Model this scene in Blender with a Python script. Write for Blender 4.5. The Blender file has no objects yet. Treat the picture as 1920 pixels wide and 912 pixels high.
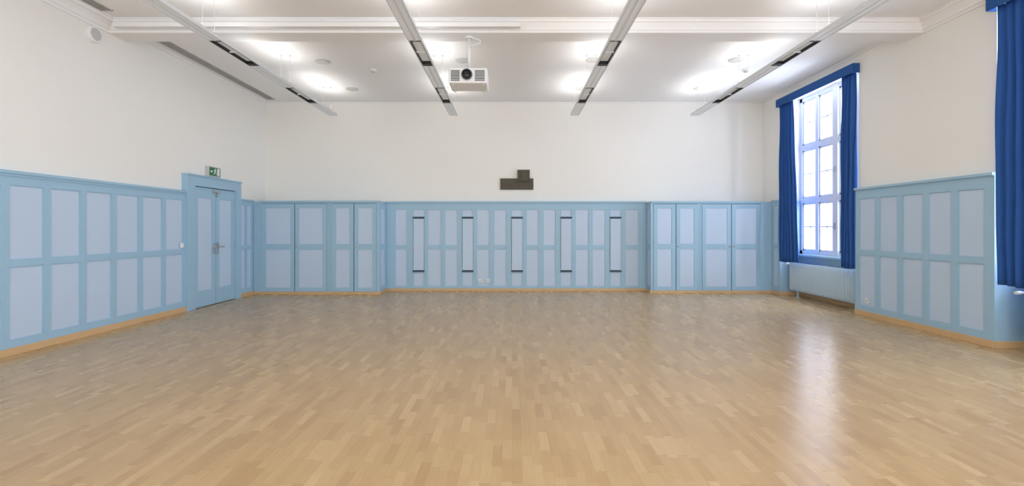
import bpy, math, random
from mathutils import Vector
random.seed(4)
scene = bpy.context.scene
COL = scene.collection
H = 1.45; F = 900.0; PX = 960.0; PY = 429.0

def lin(c):
    r = []
    for v in c:
        v = v/255.0
        r.append(v/12.92 if v <= 0.04045 else ((v+0.055)/1.055)**2.4)
    return (r[0], r[1], r[2], 1.0)

# ------------------------------------------------------------------ materials
def paint(name, rgb, rough=0.6, var=0.03, scale=3.0, bump=0.02, bscale=120.0, metallic=0.0, spec=0.5, emit=0.0):
    m = bpy.data.materials.new(name); m.use_nodes = True
    nt = m.node_tree; N = nt.nodes; L = nt.links
    b = N["Principled BSDF"]
    b.inputs["Roughness"].default_value = rough
    b.inputs["Metallic"].default_value = metallic
    b.inputs["Specular IOR Level"].default_value = spec
    if emit > 0:
        b.inputs["Emission Color"].default_value = (1, 0.99, 0.97, 1); b.inputs["Emission Strength"].default_value = emit
    tc = N.new("ShaderNodeTexCoord")
    no = N.new("ShaderNodeTexNoise"); no.inputs["Scale"].default_value = scale
    no.inputs["Detail"].default_value = 3
    L.new(tc.outputs["Object"], no.inputs["Vector"])
    mx = N.new("ShaderNodeMix"); mx.data_type = 'RGBA'
    c = lin(rgb)
    mx.inputs[6].default_value = (c[0]*(1-var), c[1]*(1-var), c[2]*(1-var), 1)
    mx.inputs[7].default_value = (min(1, c[0]*(1+var)), min(1, c[1]*(1+var)), min(1, c[2]*(1+var)), 1)
    L.new(no.outputs["Fac"], mx.inputs[0])
    L.new(mx.outputs[2], b.inputs["Base Color"])
    if bump > 0:
        n2 = N.new("ShaderNodeTexNoise"); n2.inputs["Scale"].default_value = bscale
        L.new(tc.outputs["Object"], n2.inputs["Vector"])
        bp = N.new("ShaderNodeBump"); bp.inputs["Strength"].default_value = bump
        bp.inputs["Distance"].default_value = 0.01
        L.new(n2.outputs["Fac"], bp.inputs["Height"])
        L.new(bp.outputs["Normal"], b.inputs["Normal"])
    return m

M_wall = paint("wall_plaster", (244, 242, 236), 0.8, 0.012, 0.8, 0.05, 60)
M_ceil = paint("ceiling_plaster", (244, 243, 243), 0.85, 0.01, 0.8, 0.03, 60)
M_white = paint("white_paint", (240, 240, 240), 0.4, 0.01, 3, 0.01)
M_wfr = paint("window_paint", (222, 226, 234), 0.4, 0.01, 3, 0.01)
M_frame = paint("blue_frame_paint", (161, 197, 219), 0.45, 0.02, 1.5, 0.02)
M_panel = paint("pale_blue_panel_paint", (195, 214, 235), 0.5, 0.02, 1.2, 0.02)
M_dark = paint("dark_gap", (62, 78, 92), 0.7, 0.05)
M_black = paint("black_metal", (30, 30, 32), 0.5, 0.05)
M_alu = paint("aluminium", (222, 224, 226), 0.4, 0.02, 5, 0.0, metallic=0.05)
M_alu2 = paint("grey_diffuser", (190, 192, 194), 0.5, 0.02, 5, 0.0, emit=0.20)  # faint glow added to lighten the grey strips and help fill the room
M_chrome = paint("brushed_steel", (190, 190, 190), 0.3, 0.03, 5, 0.0, metallic=0.9)
M_curt = paint("blue_curtain_cloth", (48, 92, 162), 0.8, 0.10, 6, 0.15, 300, spec=0.2)
M_pelm = paint("blue_pelmet_cloth", (46, 90, 154), 0.75, 0.05, 6, 0.1, 300, spec=0.2)
M_rad = paint("radiator_enamel", (196, 218, 232), 0.35, 0.01)
M_bronze = paint("bronze", (86, 79, 66), 0.5, 0.35, 40, 0.4, 90, metallic=0.25)
M_green = paint("sign_green", (20, 110, 70), 0.4, 0.02)
M_lens = paint("lens_glass", (12, 14, 20), 0.08, 0.02, 3, 0)
M_grey = paint("light_grey_plastic", (200, 200, 196), 0.5, 0.02)

def wood_trim():
    m = bpy.data.materials.new("oak_trim"); m.use_nodes = True
    N = m.node_tree.nodes; L = m.node_tree.links; b = N["Principled BSDF"]
    tc = N.new("ShaderNodeTexCoord"); no = N.new("ShaderNodeTexNoise")
    mp = N.new("ShaderNodeMapping"); mp.inputs["Scale"].default_value = (2, 2, 40)
    L.new(tc.outputs["Object"], mp.inputs[0]); L.new(mp.outputs[0], no.inputs["Vector"])
    no.inputs["Scale"].default_value = 3
    cr = N.new("ShaderNodeValToRGB")
    cr.color_ramp.elements[0].color = lin((200, 162, 114)); cr.color_ramp.elements[1].color = lin((226, 192, 146))
    L.new(no.outputs["Fac"], cr.inputs[0]); L.new(cr.outputs[0], b.inputs["Base Color"])
    b.inputs["Roughness"].default_value = 0.4
    return m
M_oak = wood_trim()

def parquet():
    m = bpy.data.materials.new("oak_parquet"); m.use_nodes = True
    N = m.node_tree.nodes; L = m.node_tree.links; b = N["Principled BSDF"]
    def math_(op, a, c=None):
        n = N.new("ShaderNodeMath"); n.operation = op
        for i, v in enumerate((a, c)):
            if v is None: continue
            if isinstance(v, (int, float)): n.inputs[i].default_value = v
            else: L.new(v, n.inputs[i])
        return n.outputs[0]
    tc = N.new("ShaderNodeTexCoord"); sp = N.new("ShaderNodeSeparateXYZ")
    L.new(tc.outputs["Object"], sp.inputs[0])
    u = math_('DIVIDE', sp.outputs[0], 0.062)
    row = math_('FLOOR', u)
    wn = N.new("ShaderNodeTexWhiteNoise"); wn.noise_dimensions = '1D'; L.new(row, wn.inputs["W"])
    v = math_('ADD', math_('DIVIDE', sp.outputs[1], 0.28), math_('MULTIPLY', wn.outputs["Value"], 7.3))
    cell = math_('FLOOR', v)
    cb = N.new("ShaderNodeCombineXYZ"); L.new(row, cb.inputs[0]); L.new(cell, cb.inputs[1])
    w2 = N.new("ShaderNodeTexWhiteNoise"); w2.noise_dimensions = '2D'; L.new(cb.outputs[0], w2.inputs["Vector"])
    cr = N.new("ShaderNodeValToRGB"); e = cr.color_ramp.elements
    e[0].position = 0; e[0].color = lin((180, 147, 102))
    e[1].position = 1; e[1].color = lin((201, 171, 125))
    a = e.new(0.2); a.color = lin((187, 155, 109))
    a = e.new(0.75); a.color = lin((193, 162, 115))
    L.new(w2.outputs["Value"], cr.inputs[0])
    g = N.new("ShaderNodeCombineXYZ")
    L.new(math_('ADD', math_('MULTIPLY', sp.outputs[0], 90.0), math_('MULTIPLY', w2.outputs["Value"], 50.0)), g.inputs[0])
    L.new(math_('MULTIPLY', sp.outputs[1], 4.0), g.inputs[1])
    gn = N.new("ShaderNodeTexNoise"); gn.inputs["Scale"].default_value = 1.0; gn.inputs["Detail"].default_value = 4
    L.new(g.outputs[0], gn.inputs["Vector"])
    gv = math_('ADD', math_('MULTIPLY', gn.outputs["Fac"], 0.24), 0.88)
    fu = math_('FRACT', u); fv = math_('FRACT', v)
    du = math_('MINIMUM', fu, math_('SUBTRACT', 1.0, fu))
    dv = math_('MINIMUM', fv, math_('SUBTRACT', 1.0, fv))
    su = math_('GREATER_THAN', du, 0.012); sv = math_('GREATER_THAN', dv, 0.004)
    seam = math_('ADD', math_('MULTIPLY', math_('MULTIPLY', su, sv), 0.20), 0.80)
    f = math_('MULTIPLY', gv, seam)
    vm = N.new("ShaderNodeVectorMath"); vm.operation = 'SCALE'
    L.new(cr.outputs[0], vm.inputs[0]); L.new(f, vm.inputs["Scale"])
    L.new(vm.outputs[0], b.inputs["Base Color"])
    r = math_('ADD', math_('MULTIPLY', w2.outputs["Value"], 0.03), 0.25)
    L.new(r, b.inputs["Roughness"])
    b.inputs["Specular IOR Level"].default_value = 0.5
    return m
M_floor = parquet()

def glass_mat():
    m = bpy.data.materials.new("window_glass"); m.use_nodes = True
    N = m.node_tree.nodes; L = m.node_tree.links
    for n in list(N):
        if n.type != 'OUTPUT_MATERIAL': N.remove(n)
    o = [n for n in N if n.type == 'OUTPUT_MATERIAL'][0]
    t = N.new("ShaderNodeBsdfTransparent"); t.inputs[0].default_value = (0.95, 0.97, 1, 1)
    g = N.new("ShaderNodeBsdfGlossy"); g.inputs["Roughness"].default_value = 0.02
    mx = N.new("ShaderNodeMixShader"); mx.inputs[0].default_value = 0.06
    L.new(t.outputs[0], mx.inputs[1]); L.new(g.outputs[0], mx.inputs[2]); L.new(mx.outputs[0], o.inputs[0])
    return m
M_glass = glass_mat()

# ------------------------------------------------------------------ mesh builder
class MB:
    def __init__(s): s.v = []; s.f = []; s.m = []; s.smooth = []
    def box(s, x0, x1, y0, y1, z0, z1, m=0):
        if x0 > x1: x0, x1 = x1, x0
        if y0 > y1: y0, y1 = y1, y0
        if z0 > z1: z0, z1 = z1, z0
        b = len(s.v)
        s.v += [(x0,y0,z0),(x1,y0,z0),(x1,y1,z0),(x0,y1,z0),(x0,y0,z1),(x1,y0,z1),(x1,y1,z1),(x0,y1,z1)]
        for q in ((0,3,2,1),(4,5,6,7),(0,1,5,4),(1,2,6,5),(2,3,7,6),(3,0,4,7)):
            s.f.append([b+i for i in q]); s.m.append(m); s.smooth.append(False)
        return s
    def tube(s, pts, r, m=0, n=12, cap=True):
        pts = [Vector(p) for p in pts]; b = len(s.v)
        for i, p in enumerate(pts):
            d = (pts[min(i+1, len(pts)-1)] - pts[max(i-1, 0)]).normalized()
            up = Vector((0, 0, 1)) if abs(d.z) < 0.9 else Vector((1, 0, 0))
            a = d.cross(up).normalized(); c = d.cross(a).normalized()
            rr = r[i] if isinstance(r, (list, tuple)) else r
            for k in range(n):
                t = 2*math.pi*k/n
                q = p + a*(rr*math.cos(t)) + c*(rr*math.sin(t)); s.v.append(tuple(q))
        for i in range(len(pts)-1):
            for k in range(n):
                s.f.append([b+i*n+k, b+i*n+(k+1) % n, b+(i+1)*n+(k+1) % n, b+(i+1)*n+k]); s.m.append(m); s.smooth.append(True)
        if cap:
            s.f.append([b+k for k in range(n)][::-1]); s.m.append(m); s.smooth.append(False)
            e = b+(len(pts)-1)*n
            s.f.append([e+k for k in range(n)]); s.m.append(m); s.smooth.append(False)
        return s
    def lathe(s, prof, c, axis, m=0, n=28):
        c = Vector(c); ax = Vector(axis).normalized()
        up = Vector((0, 0, 1)) if abs(ax.z) < 0.9 else Vector((1, 0, 0))
        a = ax.cross(up).normalized(); d = ax.cross(a).normalized(); b = len(s.v)
        for (t, r) in prof:
            for k in range(n):
                w = 2*math.pi*k/n
                s.v.append(tuple(c + ax*t + a*(r*math.cos(w)) + d*(r*math.sin(w))))
        for i in range(len(prof)-1):
            for k in range(n):
                s.f.append([b+i*n+k, b+i*n+(k+1) % n, b+(i+1)*n+(k+1) % n, b+(i+1)*n+k]); s.m.append(m); s.smooth.append(False)
        s.f.append([b+k for k in range(n)][::-1]); s.m.append(m); s.smooth.append(False)
        e = b+(len(prof)-1)*n
        s.f.append([e+k for k in range(n)]); s.m.append(m); s.smooth.append(False)
        return s
    def prism(s, pts, fn, d0, d1, m=0):
        b = len(s.v); n = len(pts)
        for d in (d0, d1):
            for p in pts: s.v.append(fn(p[0], p[1], d))
        s.f.append([b+i for i in range(n)]); s.m.append(m); s.smooth.append(False)
        s.f.append([b+n+i for i in range(n)][::-1]); s.m.append(m); s.smooth.append(False)
        for i in range(n):
            s.f.append([b+i, b+n+i, b+n+(i+1) % n, b+(i+1) % n]); s.m.append(m); s.smooth.append(False)
        return s
    def make(s, name, mats, parent=None, origin=None, bevel=0, **props):
        if not isinstance(mats, (list, tuple)): mats = [mats]
        me = bpy.data.meshes.new(name)
        if origin is not None: o = Vector(origin)
        elif parent is not None:
            xs = [v[0] for v in s.v]; ys_ = [v[1] for v in s.v]; zs = [v[2] for v in s.v]
            o = Vector(((min(xs)+max(xs))/2, (min(ys_)+max(ys_))/2, (min(zs)+max(zs))/2))
        else: o = Vector((0, 0, 0))
        me.from_pydata([tuple(Vector(v)-o) for v in s.v], [], s.f)
        for mt in mats: me.materials.append(mt)
        for p, mi, sm in zip(me.polygons, s.m, s.smooth): p.material_index = mi; p.use_smooth = sm
        import bmesh
        bm = bmesh.new(); bm.from_mesh(me); bmesh.ops.recalc_face_normals(bm, faces=bm.faces); bm.to_mesh(me); bm.free()
        ob = bpy.data.objects.new(name, me); COL.objects.link(ob)
        ob["_o"] = tuple(o)
        if parent is not None:
            ob.parent = parent; ob.location = o-Vector(parent["_o"])
        else:
            ob.location = o
        if bevel:
            bv = ob.modifiers.new("bevel", 'BEVEL'); bv.width = bevel; bv.segments = 2; bv.limit_method = 'ANGLE'
        for k, v in props.items(): ob[k] = v
        return ob

def empty(name, loc, **props):
    e = bpy.data.objects.new(name, None); COL.objects.link(e); e.location = loc; e["_o"] = tuple(loc)
    e.empty_display_size = 0.1
    for k, v in props.items(): e[k] = v
    return e

def obox(mb, ori, base, u0, u1, d0, d1, z0, z1, m=0):
    if ori == 'L': mb.box(base+d0, base+d1, u0, u1, z0, z1, m)
    elif ori == 'R': mb.box(base-d0, base-d1, u0, u1, z0, z1, m)
    elif ori == 'B': mb.box(u0, u1, base-d0, base-d1, z0, z1, m)

def panelled(mb, ori, base, U0, U1, Z0, Z1, T, panels, rec=0.014, d0=0.0):
    us = sorted(set([U0, U1] + [p[0] for p in panels] + [p[1] for p in panels]))
    for a, b in zip(us[:-1], us[1:]):
        if b-a < 1e-5: continue
        mid = (a+b)/2
        col = sorted([p for p in panels if p[0]-1e-6 <= mid <= p[1]+1e-6], key=lambda p: p[2])
        z = Z0
        for p in col:
            obox(mb, ori, base, a, b, d0, T, z, p[2], 0)
            obox(mb, ori, base, a, b, d0, T-rec, p[2], p[3], 1)
            z = p[3]
        obox(mb, ori, base, a, b, d0, T, z, Z1, 0)
    for (a, b, c, d) in panels:
        w = 0.008
        for (q0, q1, r0, r1) in ((a, a+w, c, d), (b-w, b, c, d), (a+w, b-w, c, c+w), (a+w, b-w, d-w, d)):
            obox(mb, ori, base, q0, q1, T-rec, T-rec*0.45, r0, r1, 0)

XL = -5.78; XLF = -5.72; XR = 5.90; XRF = 5.85; YB = 11.30; YBF = 11.15; YR = -3.0
ZC = 4.43; XW = 6.35; XO = 6.55
NICH = [(8.16, 10.5), (3.50, 5.84), (-1.16, 1.18)]  # last niche is out of view, its window added to bring in light
ST = dict(kind="structure")

# ------------------------------------------------------------------ shell
MB().box(XL-0.2, XO+0.1, YR-0.2, YB+0.2, -0.12, 0).make("floor", M_floor, label="oak strip parquet floor with satin varnish", **ST)
MB().box(XL-0.2, XO+0.1, YR-0.2, YB+0.2, ZC, ZC+0.15).make("ceiling", M_ceil, label="white plaster ceiling", **ST)
MB().box(XL-0.2, XL, YR-0.2, YB+0.2, 0, ZC).make("wall_left", M_wall, label="white plaster wall above blue wainscot", **ST)
MB().box(XL, XR, YB, YB+0.2, 0, ZC).make("wall_back", M_wall, label="white plaster end wall", **ST)
w = MB()
ys = [(YR-0.2, -1.16), (1.18, 3.50), (5.84, 8.16), (10.5, YB+0.2)]
for a, b in ys: w.box(XR, XO, a, b, 0, ZC)
for a, b in NICH:
    w.box(XR, XO, a, b, 4.27, ZC)
    w.box(6.27, XO, a, b, 0, 0.86)
w.make("wall_right", M_wall, label="white plaster wall with deep window niches", **ST)

bm_ = MB()
bm_.box(XL, XR, 6.87, 7.18, 4.25, ZC)
bm_.make("trim_1", M_ceil, label="white plaster ceiling beam", **ST)
prof = [(0, 4.25), (0.02, 4.25), (0.03, 4.28), (0.05, 4.285), (0.07, 4.33), (0.11, 4.375), (0.14, 4.385), (0.145, 4.41), (0.17, 4.415), (0.17, ZC), (0, ZC)]
c = MB(); c.prism(prof, lambda a, b, d: (XL+a, d, b), YR, 6.87); c.make("trim_2", M_ceil, label="white moulded plaster cornice", **ST)
c = MB(); c.prism(prof, lambda a, b, d: (XR-a, d, b), YR, 6.87); c.make("trim_3", M_ceil, label="white moulded plaster cornice", **ST)
prof2 = [(a*0.6, b) for a, b in prof]
c = MB(); c.prism(prof2, lambda a, b, d: (d, 6.87-a, b), XL, XR); c.make("trim_4", M_ceil, label="white moulded plaster cornice along the beam", **ST)
c = MB(); c.box(XL, XR, YB-0.025, YB, ZC-0.03, ZC); c.box(XL, XL+0.025, 7.18, YB-0.025, ZC-0.03, ZC); c.box(XR-0.025, XR, 7.18, YB-0.025, ZC-0.03, ZC)
c.make("trim_5", M_ceil, label="slim white ceiling bead", **ST)
MB().box(-5.58, 0.12, 6.70, 6.77, 4.275, 4.34).make("cable_duct", M_white, bevel=0.004, label="white cable trunking along the ceiling beam", category="cable duct")

# ------------------------------------------------------------------ wainscots
ZU = (1.09, 1.95); ZD = (0.17, 1.01)
def rows(u0, u1, up=ZU, dn=ZD): return [(u0, u1, dn[0], dn[1]), (u0, u1, up[0], up[1])]
pl = []
u = 7.94
while u > YR+0.1:
    pl += rows(u, u+0.40); u -= 0.495
mb = MB(); panelled(mb, 'L', XL, YR, 8.40, 0, 2.08, 0.06, pl)
mb.box(XL, XLF+0.03, YR, 8.40, 2.08, 2.115); mb.box(XL, XLF+0.012, YR, 8.40, 2.05, 2.08)
mb.make("trim_6", [M_frame, M_panel], label="light blue panelled wainscot", **ST)
mb = MB(); panelled(mb, 'L', XL, 10.05, 10.60, 0, 2.05, 0.06, rows(10.12, 10.30)+rows(10.37, 10.54))
mb.box(XL, XLF+0.025, 10.05, 10.60, 2.05, 2.08)
mb.make("trim_7", [M_frame, M_panel], label="light blue panelled wainscot between door and cabinet", **ST)
def bx(p): return (p-PX)*11.15/F
bp_ = []
UPB = (1.06, 1.89); DNB = (0.11, 0.97)
for a, b in [(741, 763), (802, 827), (834, 858), (894, 918), (926, 950), (987, 1010), (1019, 1042), (1079, 1104), (1111, 1135), (1172, 1197)]:
    bp_ += rows(bx(a), bx(b), UPB, DNB)
slots = [(775, 795), (867, 887), (959.5, 979.5), (1051.5, 1071.5), (1144, 1164)]
for a, b in slots:
    bp_ += [(bx(a), bx(b), 0.11, 0.43), (bx(a), bx(b), 1.73, 1.89)]
mb = MB(); panelled(mb, 'B', YB, -2.92, 3.12, 0, 2.05, 0.15, bp_, 0.014)
mb.box(-2.92, 3.12, YBF-0.03, YB, 2.05, 2.085)
mb.make("trim_8", [M_frame, M_panel], label="light blue panelled wainscot with narrow panels", **ST)
for a, b in slots:
    x0, x1 = bx(a), bx(b)
    root = MB().box(x0-0.004, x1+0.004, YBF-0.006, YBF, 0.455, 1.715, 0).make("vent_panel", M_dark, origin=((x0+x1)/2, YBF, 0.455),
        label="tall pale blue vent cover with dark slots above and below", category="vent cover", group="tall vent covers in the wainscot")
    p = MB(); p.box(x0+0.003, x1-0.001, YBF-0.014, YBF-0.006, 0.485, 1.68)
    p.make("cover", M_panel, parent=root, bevel=0.002)
    for (za, zb) in ((1.700, 1.722), (0.445, 0.465)):
        f = MB(); f.box(x0-0.016, x1+0.016, YBF-0.025, YBF-0.006, za, zb); f.make("slot_bar", M_dark, parent=root)

def right_pier(nm, a, b, panels, l):
    mb = MB(); panelled(mb, 'R', XR, a, b, 0, 2.10, 0.05, panels)
    mb.box(XR, XRF-0.03, a-0.02, b+0.02, 2.10, 2.135)
    mb.make(nm, [M_frame, M_panel], label=l, **ST)
pr = []
for i in range(5): pr += rows(5.95+0.448*i, 5.95+0.448*i+0.345)
right_pier("trim_9", 5.84, 8.16, pr, "light blue panelled wainscot on the pier between windows")
pr = []
for i in range(5): pr += rows(1.29+0.448*i, 1.29+0.448*i+0.345)
right_pier("trim_10", 1.18, 3.50, pr, "light blue panelled wainscot on the pier")
mb = MB(); panelled(mb, 'R', XR, 10.5, 10.80, 0, 2.05, 0.05, rows(10.57, 10.74)); mb.box(XR, XRF-0.02, 10.48, 10.8, 2.05, 2.085)
mb.make("trim_11", [M_frame, M_panel], label="narrow light blue panelled wainscot beside cabinet", **ST)
k = 12
for a, b in NICH:
    mb = MB()
    ztop = 2.10 if a < 8 else 2.05
    mb.box(XRF, 6.27, b-0.02, b, 0, 0.86); mb.box(XRF, XW-0.06, b-0.02, b, 0.86, ztop)
    mb.box(XRF, 6.27, a, a+0.02, 0, 0.86); mb.box(XRF, XW-0.06, a, a+0.02, 0.86, 2.10)
    mb.box(6.25, 6.27, a+0.02, b-0.02, 0, 0.86)
    mb.box(6.16, 6.36, a+0.02, b-0.02, 0.86, 0.90)
    mb.make("trim_%d" % k, [M_frame], label="light blue lining and sill of the window niche", **ST); k += 1

# ------------------------------------------------------------------ baseboards
def bb(nm, boxes):
    m = MB()
    for q in boxes: m.box(*q)
    m.make(nm, M_oak, label="narrow oak baseboard", bevel=0.003, **ST)
bb("baseboard_left", [(XLF, XLF+0.018, YR, 8.40, 0, 0.085), (XLF, XLF+0.018, 10.05, 10.582, 0, 0.075)])
bb("baseboard_back", [(XLF, -2.902, 10.582, 10.6, 0, 0.055), (-2.92, -2.902, 10.6, YBF-0.018, 0, 0.06), (-2.92, 3.12, YBF-0.018, YBF, 0, 0.06),
                      (3.102, 3.12, 10.8, YBF-0.018, 0, 0.06), (3.102, XRF, 10.782, 10.8, 0, 0.055)])
bb("baseboard_right", [(XRF-0.018, XRF, 5.822, 8.178, 0, 0.085), (XRF, 6.25, 5.802, 5.82, 0, 0.085), (XRF-0.018, XRF, 10.462, 10.782, 0, 0.075),
                       (XRF, 6.25, 10.462, 10.48, 0, 0.075), (6.232, 6.25, 8.18, 10.462, 0, 0.075), (6.232, 6.25, 3.52, 5.80, 0, 0.075), (XRF-0.018, XRF, 1.162, 3.518, 0, 0.085)])

# ------------------------------------------------------------------ cabinets
def cabinet(x0, x1, yf, doors, lab, side=None, knobs=()):
    yb = YB-0.03
    root = empty("cabinet", ((x0+x1)/2, (yf+yb)/2, 0), label=lab, category="built-in cabinet", group="built-in cabinets along the end wall")
    b = MB()
    ZT = 2.03
    b.box(x0, x1, yf+0.02, yb, 0.0, ZT)
    xs = [x0]+[q for d in doors for q in d]+[x1]
    for i in range(0, len(xs), 2):
        if xs[i+1]-xs[i] > 0.004 and (i == 0 or i == len(xs)-2 or xs[i+1]-xs[i] > 0.02): b.box(xs[i], xs[i+1], yf, yf+0.02, 0.0, ZT)
    dx0, dx1 = doors[0][0], doors[-1][1]
    b.box(dx0, dx1, yf, yf+0.02, 0, 0.05); b.box(dx0, dx1, yf, yf+0.02, 2.005, ZT)
    b.box(x0, x1, yf-0.03, yb, ZT, ZT+0.035)
    b.box(dx0, dx1, yf+0.014, yf+0.02, 0.05, 2.005, 2)
    if side == 'L':
        panelled(b, 'L', x1, yf, YBF, 0.0, ZT, 0.012, rows(yf+0.1, YBF-0.1, (1.09, 1.90), (0.14, 0.98)), 0.008)
    if side == 'R':
        panelled(b, 'R', x0, yf, YBF, 0.0, ZT, 0.012, rows(yf+0.07, YBF-0.07, (1.09, 1.90), (0.14, 0.98)), 0.008)
    b.make("body", [M_frame, M_panel, M_dark], parent=root)
    for i, (a, c_) in enumerate(doors):
        d = MB(); g = 0.005; m_ = 0.085
        panelled(d, 'B', yf+0.012, a+g, c_-g, 0.058, 1.998, 0.020, [(a+m_, c_-m_, 0.14, 0.99), (a+m_, c_-m_, 1.10, 1.91)], 0.010)
        dob = d.make("door", [M_frame, M_panel], parent=root, origin=(a, yf, 1.0))
        for (ki, kx) in knobs:
            if ki == i:
                kn = MB(); kn.lathe([(0, 0.02), (0.003, 0.02), (0.004, 0.008), (0.02, 0.008), (0.024, 0.018), (0.036, 0.018), (0.04, 0.012)], (kx, yf-0.008, 1.05), (0, -1, 0), 0, 16)
                kn.make("knob", M_chrome, parent=dob, label="small steel knob")
def cx(p, D): return (p-PX)*D/F
D1 = 10.6; D2 = 10.8
def drs(D, *p): return [(cx(a, D), cx(b, D)) for a, b in p]
cabinet(cx(487, D1), cx(617.5, D1)-0.002, D1, drs(D1, (491, 552.5), (553, 613)), "wide light blue built-in cabinet with two panelled doors", knobs=[(1, cx(556.5, D1))])
cabinet(cx(617.5, D1)+0.002, -2.934, D1, drs(D1, (622, 663.5), (664, 706)), "narrow light blue built-in cabinet with two panelled doors", side='L', knobs=[(1, cx(668, D1))])
cabinet(3.134, cx(1312.5, D2)-0.002, D2, drs(D2, (1225, 1267), (1267.5, 1309)), "narrow light blue built-in cabinet with two panelled doors", side='R', knobs=[(1, cx(1271, D2))])
cabinet(cx(1312.5, D2)+0.002, cx(1429, D2), D2, drs(D2, (1316, 1371), (1371.5, 1426)), "wide light blue built-in cabinet with two panelled doors", knobs=[(0, cx(1367.5, D2)), (1, cx(1375.5, D2))])
mb = MB(); mb.box(XLF, cx(487, D1)-0.002, D1+0.01, D1+0.05, 0, 2.05)
mb.make("trim_15", M_frame, label="light blue filler strip beside cabinet", **ST)
mb = MB(); mb.box(cx(1429, D2)+0.002, XRF, D2+0.005, D2+0.05, 0, 2.05)
mb.make("trim_16", M_frame, label="light blue filler strip beside cabinet", **ST)

# ------------------------------------------------------------------ door
root = empty("door_1", (XL, 9.22, 0), kind="structure", label="light blue double door in a wide flat frame")
f = MB()
f.box(XL, XLF+0.05, 8.40, 8.60, 0, 2.40); f.box(XL, XLF+0.05, 9.87, 10.05, 0, 2.40); f.box(XL, XLF+0.05, 8.60, 9.87, 2.22, 2.40)
f.box(XL, XLF+0.07, 8.39, 10.06, 2.40, 2.425)
f.box(XL, XLF-0.03, 8.60, 9.87, 0, 2.22, 1)
f.make("door_frame", [M_frame, M_dark], parent=root)
for (a, b, hy, s) in ((8.605, 9.230, 9.19, -1), (9.242, 9.865, 9.285, 1)):
    d = MB(); panelled(d, 'L', XLF-0.03, a, b, 0.012, 2.208, 0.05, [(a+0.11, b-0.11, 0.30, 2.02)], 0.010)
    d.box(XLF+0.02, XLF+0.022, a+0.01, b-0.01, 0.03, 0.17, 0)
    leaf = d.make("door_leaf", [M_frame, M_panel], parent=root, origin=(XLF-0.03, a, 0.0))
    h = MB()
    h.box(XLF+0.02, XLF+0.028, hy-0.024, hy+0.024, 0.96, 1.18)
    h.tube([(XLF+0.028, hy, 1.10), (XLF+0.07, hy, 1.10), (XLF+0.078, hy+s*0.02, 1.10), (XLF+0.078, hy+s*0.13, 1.10)], 0.012, 0, 10)
    h.make("handle", M_chrome, parent=leaf, label="steel lever handle on a back plate")
    yy = a+0.012 if s < 0 else b-0.012
    for z in (0.25, 1.1, 1.95):
        hg = MB(); hg.tube([(XLF+0.028, yy, z-0.045), (XLF+0.028, yy, z+0.045)], 0.009, 0, 8)
        hg.make("hinge", M_frame, parent=leaf)
mb = MB(); mb.box(XLF+0.02, XLF+0.06, 9.12, 9.36, 2.14, 2.175); mb.tube([(XLF+0.045, 9.24, 2.14), (XLF+0.045, 9.24, 2.06)], 0.008, 0, 8)
mb.make("door_bolt", M_chrome, parent=root, label="steel door coordinator at the top")

# exit sign
xs0 = XL
sy0, sy1, sz0, sz1 = 9.03, 9.40, 2.44, 2.635
root = MB().box(xs0, xs0+0.075, sy0, sy1, sz0, sz1).make("exit_sign", M_grey, bevel=0.006, origin=(xs0, (sy0+sy1)/2, sz0),
    label="green emergency exit sign with running figure above the double door", category="exit sign")
f = MB().box(xs0+0.075, xs0+0.079, sy0+0.02, sy1-0.02, sz0+0.02, sz1-0.02).make("sign_face", M_green, parent=root)
g = MB(); fx = lambda a, b, d: (xs0+0.079+d, 9.215+a, sz0+0.098+b)
def q(pts): g.prism(pts, fx, 0, 0.002)
q([(0.07, -0.07), (0.14, -0.07), (0.14, 0.07), (0.07, 0.07)])
cp = [(0.01+0.012*math.cos(t*math.pi/5), 0.055+0.012*math.sin(t*math.pi/5)) for t in range(10)]; q(cp)
q([(-0.02, 0.035), (0.015, 0.04), (0.01, -0.005), (-0.015, -0.01)])
q([(0.012, 0.036), (0.045, 0.012), (0.052, 0.02), (0.018, 0.048)])
q([(-0.02, 0.037), (-0.05, 0.02), (-0.045, 0.008), (-0.015, 0.022)])
q([(-0.002, -0.004), (0.03, -0.025), (0.024, -0.06), (0.036, -0.06), (0.043, -0.02), (0.012, 0.005)])
q([(-0.016, 0.0), (-0.025, -0.03), (-0.06, -0.045), (-0.06, -0.055), (-0.015, -0.04), (0.0, -0.01)])
q([(-0.14, 0.0), (-0.11, 0.03), (-0.11, 0.012), (-0.075, 0.012), (-0.075, -0.012), (-0.11, -0.012), (-0.11, -0.03)])
g.make("pictogram", M_white, parent=root)

def plate(name, ori, base, u, z, cat, lab):
    mb = MB(); w = 0.04
    obox(mb, ori, base, u-w, u+w, 0.0, 0.010, z-w, z+w)
    def at(uu, dd, zz): return {'L': (base+dd, uu, zz), 'R': (base-dd, uu, zz), 'B': (uu, base-dd, zz)}[ori]
    r = mb.make(name, M_white, bevel=0.003, origin=at(u, 0, z), label=lab, category=cat)
    k2 = MB()
    if cat == "light switch":
        obox(k2, ori, base, u-0.028, u+0.028, 0.010, 0.015, z-0.028, z+0.028); k2.make("rocker", M_white, parent=r, bevel=0.002)
    else:
        ax = {'L': (1, 0, 0), 'R': (-1, 0, 0), 'B': (0, -1, 0)}[ori]
        k2.lathe([(0, 0.022), (0.002, 0.022), (0.002, 0.018)], at(u, 0.010, z), ax, 0, 20); k2.make("socket_insert", M_grey, parent=r)
plate("light_switch", 'L', XLF, 8.31, 1.16, "light switch", "small white light switch beside the double door")
plate("wall_socket", 'R', XRF, 7.90, 0.26, "socket", "white wall socket low on the wainscot")
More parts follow.
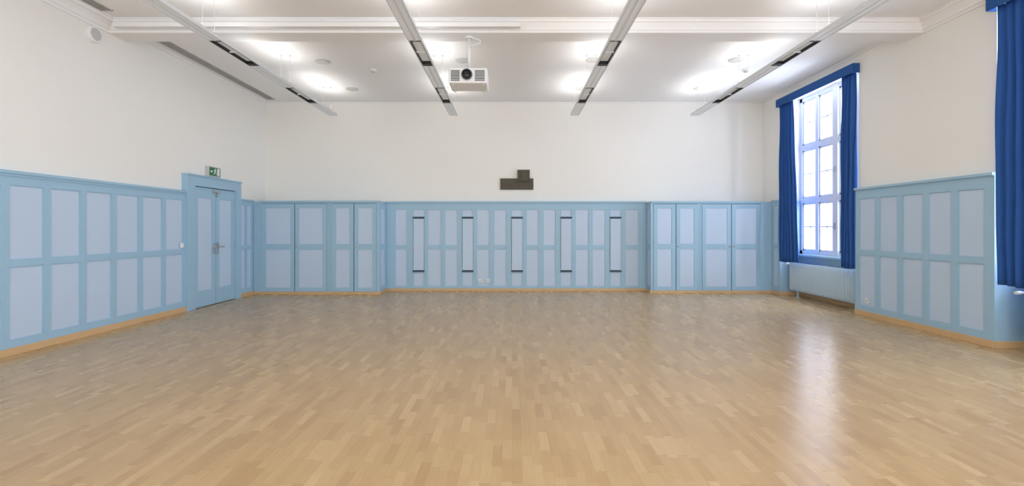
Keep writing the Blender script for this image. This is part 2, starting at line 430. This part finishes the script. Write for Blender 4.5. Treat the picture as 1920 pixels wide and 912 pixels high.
plate("wall_socket", 'B', YBF, cx(915.5, 11.15), 0.24, "socket", "white wall socket low on the wainscot")
plate("wall_socket", 'B', YBF, cx(901, 11.15), 0.24, "socket", "white wall socket low on the wainscot")

# ------------------------------------------------------------------ plaque
x0, x1 = cx(938, YB), cx(1000, YB)
z0, z1 = H+(429-356)*YB/F, H+(429-335)*YB/F
root = empty("wall_plaque", ((x0+x1)/2, YB, z0), label="dark bronze memorial plaque with square portrait relief", category="plaque")
p = MB(); p.box(x0, x1, YB-0.03, YB, z0, z1)
for i in range(4):
    zz = z1-0.05-i*0.052
    xx = x0+0.04
    while xx < x1-0.06:
        wl = random.uniform(0.02, 0.07); p.box(xx, min(xx+wl, x1-0.03), YB-0.034, YB-0.03, zz-0.022, zz); xx += wl+0.015
p.make("inscription_plate", M_bronze, parent=root, bevel=0.003)
x0, x1 = cx(970, YB), cx(993, YB); z0b, z1b = z1-0.085, H+(429-319)*YB/F
p = MB(); p.box(x0, x1, YB-0.045, YB-0.031, z0b, z1b)
p.box(x0, x0+0.015, YB-0.055, YB-0.045, z0b, z1b); p.box(x1-0.015, x1, YB-0.055, YB-0.045, z0b, z1b)
p.box(x0, x1, YB-0.055, YB-0.045, z1b-0.015, z1b); p.box(x0, x1, YB-0.055, YB-0.045, z0b, z0b+0.015)
mx_ = (x0+x1)/2
p.prism([(-0.09, -0.12), (0.09, -0.12), (0.08, -0.075), (0.035, -0.045), (0.03, -0.01), (0.055, 0.01), (0.05, 0.02), (0.062, 0.03), (0.052, 0.045), (0.055, 0.08), (0.02, 0.105), (-0.03, 0.1), (-0.06, 0.06), (-0.055, 0.01), (-0.03, -0.02), (-0.035, -0.05), (-0.08, -0.07)],
        lambda a, b, d: (mx_+a, YB-0.045-d, (z0b+z1b)/2+b), 0, 0.02)
p.make("portrait_relief", M_bronze, parent=root, bevel=0.003)

# ------------------------------------------------------------------ windows
k = 1
for a, b in NICH:
    root = empty("window_%d" % k, (XW, (a+b)/2, 0.9), kind="structure", label="tall white casement window with glazing bars in a deep niche"); k += 1
    f = MB(); z0, z1 = 0.90, 4.27
    def v(y, w_, d0=XW-0.04, d1=XW+0.04, za=z0, zb=z1): f.box(d0, d1, y-w_/2, y+w_/2, za, zb)
    f.box(XW-0.05, XW+0.05, a, a+0.08, z0, z1); f.box(XW-0.05, XW+0.05, b-0.08, b, z0, z1)
    f.box(XW-0.05, XW+0.05, a, b, z0, z0+0.08); f.box(XW-0.05, XW+0.05, a, b, z1-0.08, z1)
    m_ = (a+b)/2
    v(m_, 0.15, XW-0.07)
    for zt in (2.05, 3.19): f.box(XW-0.06, XW+0.04, a, b, zt-0.055, zt+0.055)
    for yy in ((a+m_)/2, (b+m_)/2): v(yy, 0.09, XW-0.055)
    for (ya, yb_) in ((a+0.08, (a+m_)/2-0.045), ((a+m_)/2+0.045, m_-0.075), (m_+0.075, (b+m_)/2-0.045), ((b+m_)/2+0.045, b-0.08)):
        for (za, zb) in ((0.98, 1.995), (2.105, 3.135), (3.245, 4.19)):
            f.box(XW-0.03, XW+0.02, ya, ya+0.035, za, zb); f.box(XW-0.03, XW+0.02, yb_-0.035, yb_, za, zb)
            f.box(XW-0.03, XW+0.02, ya, yb_, za, za+0.035); f.box(XW-0.03, XW+0.02, ya, yb_, zb-0.035, zb)
            ym = (ya+yb_)/2; f.box(XW-0.02, XW+0.012, ym-0.011, ym+0.011, za, zb)
            zm = (za+zb)/2; f.box(XW-0.02, XW+0.012, ya, yb_, zm-0.011, zm+0.011)
    f.make("window_frame", M_wfr, parent=root)
    MB().box(XW-0.003, XW+0.003, a+0.05, b-0.05, 0.95, 4.22).make("window_pane", M_glass, parent=root)
    for z in (1.5, 2.6):
        hd = MB(); hd.box(XW-0.10, XW-0.07, m_-0.01, m_+0.01, z-0.06, z+0.06)
        hd.make("window_handle", M_chrome, parent=root)
    ld = bpy.data.lights.new("daylight", 'AREA'); ld.shape = 'RECTANGLE'; ld.size = 4.2; ld.size_y = 3.6
    ld.energy = 760; ld.color = (0.76, 0.84, 1.0)
    lo = bpy.data.objects.new("daylight", ld); COL.objects.link(lo)
    lo.location = (7.6, (a+b)/2, 2.7)
    lo.rotation_euler = Vector((-1, 0, 0)).to_track_quat('-Z', 'Y').to_euler()

# ------------------------------------------------------------------ radiators
def radiator(y0, y1, lab):
    x0, x1 = 5.98, 6.12; z0, z1 = 0.13, 0.72
    root = empty("radiator", ((x0+x1)/2, (y0+y1)/2, z0), label=lab, category="radiator", group="column radiators under the windows")
    mb = MB(); n = int((y1-y0)/0.046); p = (y1-y0)/n
    for i in range(n):
        c_ = y0+p*(i+0.5)
        mb.tube([(x0+0.018, c_, z0+0.02), (x0+0.014, c_, z0+0.05), (x0+0.014, c_, z1-0.05), (x0+0.018, c_, z1-0.02)], [0.010, 0.0165, 0.0165, 0.010], 0, 8)
        mb.box(x0+0.015, x1-0.015, c_-0.017, c_+0.017, z1-0.05, z1-0.005); mb.box(x0+0.015, x1-0.015, c_-0.017, c_+0.017, z0+0.005, z0+0.05)
        mb.box(x0+0.05, x1-0.03, c_-0.012, c_+0.012, z0+0.05, z1-0.05)
    mb.tube([((x0+x1)/2, y0, z1-0.028), ((x0+x1)/2, y1, z1-0.028)], 0.018, 0, 10); mb.tube([((x0+x1)/2, y0, z0+0.028), ((x0+x1)/2, y1, z0+0.028)], 0.018, 0, 10)
    mb.make("radiator_body", M_rad, parent=root)
    for yy in (y0+0.2, y1-0.2):
        ft = MB(); ft.box((x0+x1)/2-0.012, (x0+x1)/2+0.012, yy-0.015, yy+0.015, 0, z0+0.03); ft.box((x0+x1)/2-0.03, (x0+x1)/2+0.03, yy-0.03, yy+0.03, 0, 0.008)
        ft.make("foot", M_rad, parent=root)
    vv = MB(); xm = (x0+x1)/2
    vv.tube([(xm, y1-0.005, z1-0.028), (xm, y1+0.045, z1-0.028)], 0.012, 0, 10)
    vv.tube([(xm+0.03, y1+0.045, z1-0.028), (xm-0.02, y1+0.045, z1-0.028), (xm-0.05, y1+0.045, z1-0.028), (xm-0.11, y1+0.045, z1-0.028)], [0.014, 0.014, 0.022, 0.02], 0, 12)
    vv.make("thermostat_valve", M_white, parent=root, label="white thermostatic valve head")
    pp = MB(); pp.tube([(xm, y1-0.005, z0+0.028), (xm, y1+0.045, z0+0.028), (xm+0.05, y1+0.05, z0+0.028), (6.25, y1+0.05, z0+0.028)], 0.009, 0, 10)
    pp.make("pipe", M_rad, parent=root)
    pp = MB(); pp.tube([(xm+0.02, y1+0.045, z1-0.028), (6.2, y1+0.045, z1-0.028), (6.22, y1+0.045, z1-0.06), (6.22, y1+0.045, 0.0)], 0.009, 0, 10)
    pp.make("pipe", M_rad, parent=root)
radiator(8.24, 10.36, "light blue column radiator beneath window and between curtains")
radiator(3.60, 5.62, "light blue column radiator beside the wainscot pier corner")

# ------------------------------------------------------------------ curtains
def curtain(y0, y1, zb, zt, folds, lab, seed, X=5.855, flare=0.0, side=0, amp=0.036):
    rnd = random.Random(seed)
    n = folds*14; rowsn = 26
    ph = [rnd.uniform(0.6, 1.3) for _ in range(folds+1)]
    mb = MB()
    for j in range(rowsn+1):
        t = j/rowsn; z = zt+(zb-zt)*t
        for i in range(n+1):
            s_ = i/n; fi = min(folds-1, int(s_*folds)); am = amp*ph[fi]*(0.6+0.4*min(1, t*3))
            wv = math.sin(2*math.pi*s_*folds + 0.5*math.sin(3*t+seed)+0.25*math.sin(9*t+fi))
            wv = math.copysign(abs(wv)**0.75, wv)
            ww = (y1-y0)*(1-flare*(1-t)*1.0)
            yy = (y1-(1-s_)*ww) if side > 0 else (y0+s_*ww)
            zz = z + (0.012*math.sin(5*s_+seed) if j == rowsn else 0)
            mb.v.append((X+am*wv+0.006*math.sin(14*t+6*s_), yy+0.006*math.sin(7*t+11*s_), zz))
    for j in range(rowsn):
        for i in range(n):
            q_ = j*(n+1)+i
            mb.f.append([q_, q_+1, q_+n+2, q_+n+1]); mb.m.append(0); mb.smooth.append(True)
    o = mb.make("curtain", M_curt, origin=(X, (y0+y1)/2, zt), label=lab, category="curtain", group="blue window curtains")
    s2 = o.modifiers.new("s", 'SOLIDIFY'); s2.thickness = 0.004
    return o
curtain(9.80, 10.46, 0.745, 4.13, 6, "long royal blue curtain hanging in folds beside the end cabinet", 1, flare=0.30, side=1, X=5.84, amp=0.04)
curtain(8.19, 8.52, 0.765, 4.13, 4, "bunched royal blue curtain beside the wainscot pier", 2, amp=0.04)
curtain(4.95, 5.79, 0.765, 4.13, 7, "long royal blue curtain at the pier corner above a radiator", 3, side=1, flare=0.04, amp=0.042)
def pelmet(y0, y1):
    root = MB(); x0 = 5.795
    root.box(x0-0.015, x0, y0, y1, 4.10, 4.262); root.box(x0, XR, y0, y0+0.015, 4.10, 4.262); root.box(x0, XR, y1-0.015, y1, 4.10, 4.262)
    root.box(x0, XR, y0+0.015, y1-0.015, 4.25, 4.262)
    r = root.make("curtain_pelmet", M_pelm, bevel=0.003, origin=(XR, (y0+y1)/2, 4.16), label="royal blue fabric covered pelmet above the window", category="pelmet", group="blue pelmets")
    t_ = MB(); t_.box(5.84, 5.87, y0+0.03, y1-0.03, 4.135, 4.25); t_.make("curtain_track", M_white, parent=r)
pelmet(8.14, 10.52)
pelmet(3.48, 5.86)

# ------------------------------------------------------------------ pendant linear lights
ZF = H+2.46
SEG = [(8.40, 9.40), (6.30, 7.25), (4.20, 5.15), (2.10, 3.05), (0.0, 0.95)]
def build_fix(X):
    o = (X, 5.0, ZF)
    root = empty("pendant_light", o, label="long aluminium linear pendant light with dark louvre sections", category="pendant light", group="linear pendant lights")
    hw = 0.09; hh = 0.035
    r = MB()
    y0, y1 = -1.0, 10.45
    e = hw-0.016
    for s_ in (-1, 1):
        r.box(X+s_*hw, X+s_*e, y0, y1, ZF, ZF+hh+0.008)
    r.box(X-e, X+e, y1-0.015, y1, ZF, ZF+hh); r.box(X-e, X+e, y0, y0+0.015, ZF, ZF+hh)
    r.make("housing", M_alu, parent=root)
    prev = y1-0.015
    for a, b in SEG+[(y0+0.015, y0+0.015)]:
        d = MB(); d.box(X-e, X+e, b, prev, ZF+0.008, ZF+hh, 0); d.box(X-0.010, X+0.010, b, prev, ZF+0.002, ZF+0.008, 1)
        d.make("diffuser", [M_alu2, M_alu], parent=root)
        prev = a
    for a, b in SEG:
        l = MB(); t = ZF+0.052
        l.box(X-e, X-e+0.005, a, b, ZF-0.001, t, 0); l.box(X+e-0.005, X+e, a, b, ZF-0.001, t, 0)
        l.box(X-e, X+e, a, a+0.01, ZF-0.001, t, 0); l.box(X-e, X+e, b-0.01, b, ZF-0.001, t, 0)
        l.box(X-e, X+e, a, b, t-0.006, t, 1)
        l.box(X-e, X+e, b-0.08, b-0.01, ZF+0.002, t-0.006, 0)
        l.box(X-e, X+e, a+0.45*(b-a), a+0.45*(b-a)+0.012, ZF+0.01, ZF+0.03, 1)
        l.make("louvre", [M_black, M_alu2], parent=root)
    for yy in (10.1, 8.25, 6.15, 4.0, 1.9, -0.3):
        wv = MB()
        for s_ in (-1, 1):
            wv.tube([(X+s_*0.08, yy, ZF+0.04), (X+s_*0.075, yy, ZC)], 0.0022, 0, 6, False)
            wv.lathe([(0, 0.016), (0.02, 0.016)], (X+s_*0.075, yy, ZC-0.02), (0, 0, 1), 0, 10)
        wv.box(X-0.09, X+0.09, yy-0.01, yy+0.01, ZF+0.043, ZF+0.056)
        wv.make("suspension", M_grey, parent=root)
    for yy in (9.85, 7.85, 5.70, 3.6, 1.5, -0.5):
        ld = bpy.data.lights.get("uplight")
        if ld is None:
            ld = bpy.data.lights.new("uplight", 'AREA'); ld.shape = 'RECTANGLE'; ld.size = 0.17; ld.size_y = 1.25
            ld.energy = 4.8; ld.color = (1.0, 0.985, 0.96)
        lo = bpy.data.objects.new("lamp", ld); COL.objects.link(lo); lo.parent = root
        lo.location = (0, yy-5.0, 0.062); lo.rotation_euler = (math.pi, 0, 0)
for X in (-3.89, -1.27, 1.36, 3.98): build_fix(X)

# ------------------------------------------------------------------ ceiling bits
def cpos(px, py):
    D = (ZC-H)*F/(PY-py); return ((px-PX)*D/F, D)
for (px, py) in ((605, 115), (660, 167), (880, 167), (868, 113), (1112, 112), (1090, 166), (1380, 112), (1312, 166)):
    X, D = cpos(px, py)
    r = MB().lathe([(0, 0.13), (0.012, 0.13), (0.018, 0.115)], (X, D, ZC), (0, 0, -1)).make("ceiling_speaker", M_grey, origin=(X, D, ZC),
        label="round white ceiling speaker", category="ceiling speaker", group="round ceiling speakers")
    MB().lathe([(0, 0.10), (0.004, 0.098)], (X, D, ZC-0.018), (0, 0, -1)).make("grille", M_grey, parent=r)
for (px, py) in ((700, 131), (1398, 131)):
    X, D = cpos(px, py)
    r = MB().lathe([(0, 0.06), (0.02, 0.06), (0.025, 0.05)], (X, D, ZC), (0, 0, -1)).make("smoke_detector", M_white, origin=(X, D, ZC), label="small white smoke detector on the ceiling", category="smoke detector", group="smoke detectors")
    MB().lathe([(0, 0.04), (0.02, 0.038), (0.028, 0.02)], (X, D, ZC-0.025), (0, 0, -1)).make("sensor_head", M_grey, parent=r)
r = MB().lathe([(0, 0.115), (0.03, 0.115), (0.045, 0.10)], (XL, 6.62, 4.13), (1, 0, 0)).make("wall_speaker", M_white, origin=(XL, 6.62, 4.13), label="round white speaker high on the wall", category="wall speaker")
MB().lathe([(0, 0.085), (0.006, 0.08)], (XL+0.045, 6.62, 4.13), (1, 0, 0)).make("grille", M_grey, parent=r)
for (a, b) in ((7.62, 11.05), (2.6, 6.55)):
    r = MB()
    x0, x1 = -5.63, -5.44
    for q_ in ((x0, x0+0.012, a, b), (x1-0.012, x1, a, b), (x0, x1, a, a+0.012), (x0, x1, b-0.012, b)): r.box(*q_, ZC-0.012, ZC)
    r = r.make("ceiling_vent", M_grey, origin=(x0, (a+b)/2, ZC), label="long slatted air vent in the ceiling", category="ceiling vent", group="ceiling vents")
    MB().box(x0+0.012, x1-0.012, a+0.012, b-0.012, ZC-0.003, ZC).make("vent_slot", M_dark, parent=r)
    for i in range(4):
        s_ = MB(); xx = x0+0.03+i*0.037; s_.box(xx, xx+0.012, a+0.012, b-0.012, ZC-0.011, ZC-0.003)
        s_.make("slat", M_grey, parent=r)

# ------------------------------------------------------------------ projector
PD = 6.80; PXc = (877-PX)*PD/F
root = empty("projector", (PXc, 7.02, 4.25), label="white ceiling projector on a pole under the beam", category="projector")
zt = H+(429-127)*PD/F; zb = H+(429-156)*PD/F; hw = 36.5*PD/F
b = MB(); b.box(PXc-hw, PXc+hw, PD, PD+0.42, zb, zt); b.make("body", M_white, parent=root, bevel=0.02)
zm = (zt+zb)/2
for (xa, xb) in ((PXc-hw+0.035, PXc-0.115), (PXc+0.10, PXc+hw-0.035)):
    g = MB(); n = 7
    g.box(xa, xb, PD-0.001, PD+0.004, zb+0.03, zt-0.035, 1)
    for i in range(n):
        z = zb+0.035+i*(zt-zb-0.08)/(n-1); g.box(xa, xb, PD-0.003, PD+0.004, z, z+0.010)
    g.make("grille", [M_dark, M_grey], parent=root)
l = MB(); lx = PXc-0.012; lz = zm+0.01
l.lathe([(-0.01, 0.085), (0.012, 0.085), (0.02, 0.078)], (lx, PD, lz), (0, -1, 0), 1, 32)
l.lathe([(0.02, 0.075), (0.05, 0.07), (0.05, 0.055), (0.035, 0.05)], (lx, PD, lz), (0, -1, 0), 0, 32)
l.make("lens", [M_black, M_grey], parent=root)
l = MB(); l.lathe([(0.034, 0.048), (0.044, 0.04), (0.05, 0.02), (0.052, 0.004)], (lx, PD, lz), (0, -1, 0), 0, 32); l.make("lens_glass", M_lens, parent=root)
for sx in (-1, 1):
    for yy in (PD+0.06, PD+0.36):
        f = MB(); f.lathe([(0, 0.02), (0.02, 0.017)], (PXc+sx*(hw-0.06), yy, zb), (0, 0, -1), 0, 14)
        f.make("foot", M_grey, parent=root)
p = MB(); p.box(PXc-0.07, PXc+0.09, PD+0.10, PD+0.32, zt, zt+0.015); p.box(PXc-0.05, PXc+0.05, PD+0.15, PD+0.27, zt+0.015, zt+0.04)
p.make("mount_plate", M_dark, parent=root)
p = MB(); p.tube([(PXc, 7.02, zt+0.03), (PXc, 7.02, 4.25)], 0.022, 0, 16); p.lathe([(0, 0.06), (0.02, 0.055)], (PXc, 7.02, 4.25), (0, 0, -1), 0, 20)
p.make("pole", M_white, parent=root)
p = MB(); pts = []
for i in range(13):
    t = i/12; pts.append((PXc+0.03+0.14*math.sin(t*math.pi*0.95), 6.985, 4.235-0.12*t))
pts.append((PXc+0.024, 6.995, 4.10))
p.tube(pts, 0.012, 0, 10); p.make("cable", M_alu2, parent=root, label="grey looped cable")

# ------------------------------------------------------------------ world, camera
w = bpy.data.worlds.new("world"); scene.world = w; w.use_nodes = True
bg = w.node_tree.nodes["Background"]; bg.inputs[0].default_value = (1.0, 0.99, 0.985, 1); bg.inputs[1].default_value = 2.5
cam = bpy.data.cameras.new("camera"); co = bpy.data.objects.new("camera", cam); COL.objects.link(co)
co.location = (0, 0, H); co.rotation_euler = (math.radians(90), 0, 0)
cam.sensor_width = 36; cam.lens = 36*F/1920; cam.shift_y = -27/1920; cam.clip_start = 0.05
scene.camera = co
scene.view_settings.view_transform = 'Standard'
scene.view_settings.exposure = 0.0
for o in list(bpy.data.objects):
    if "_o" in o: del o["_o"]
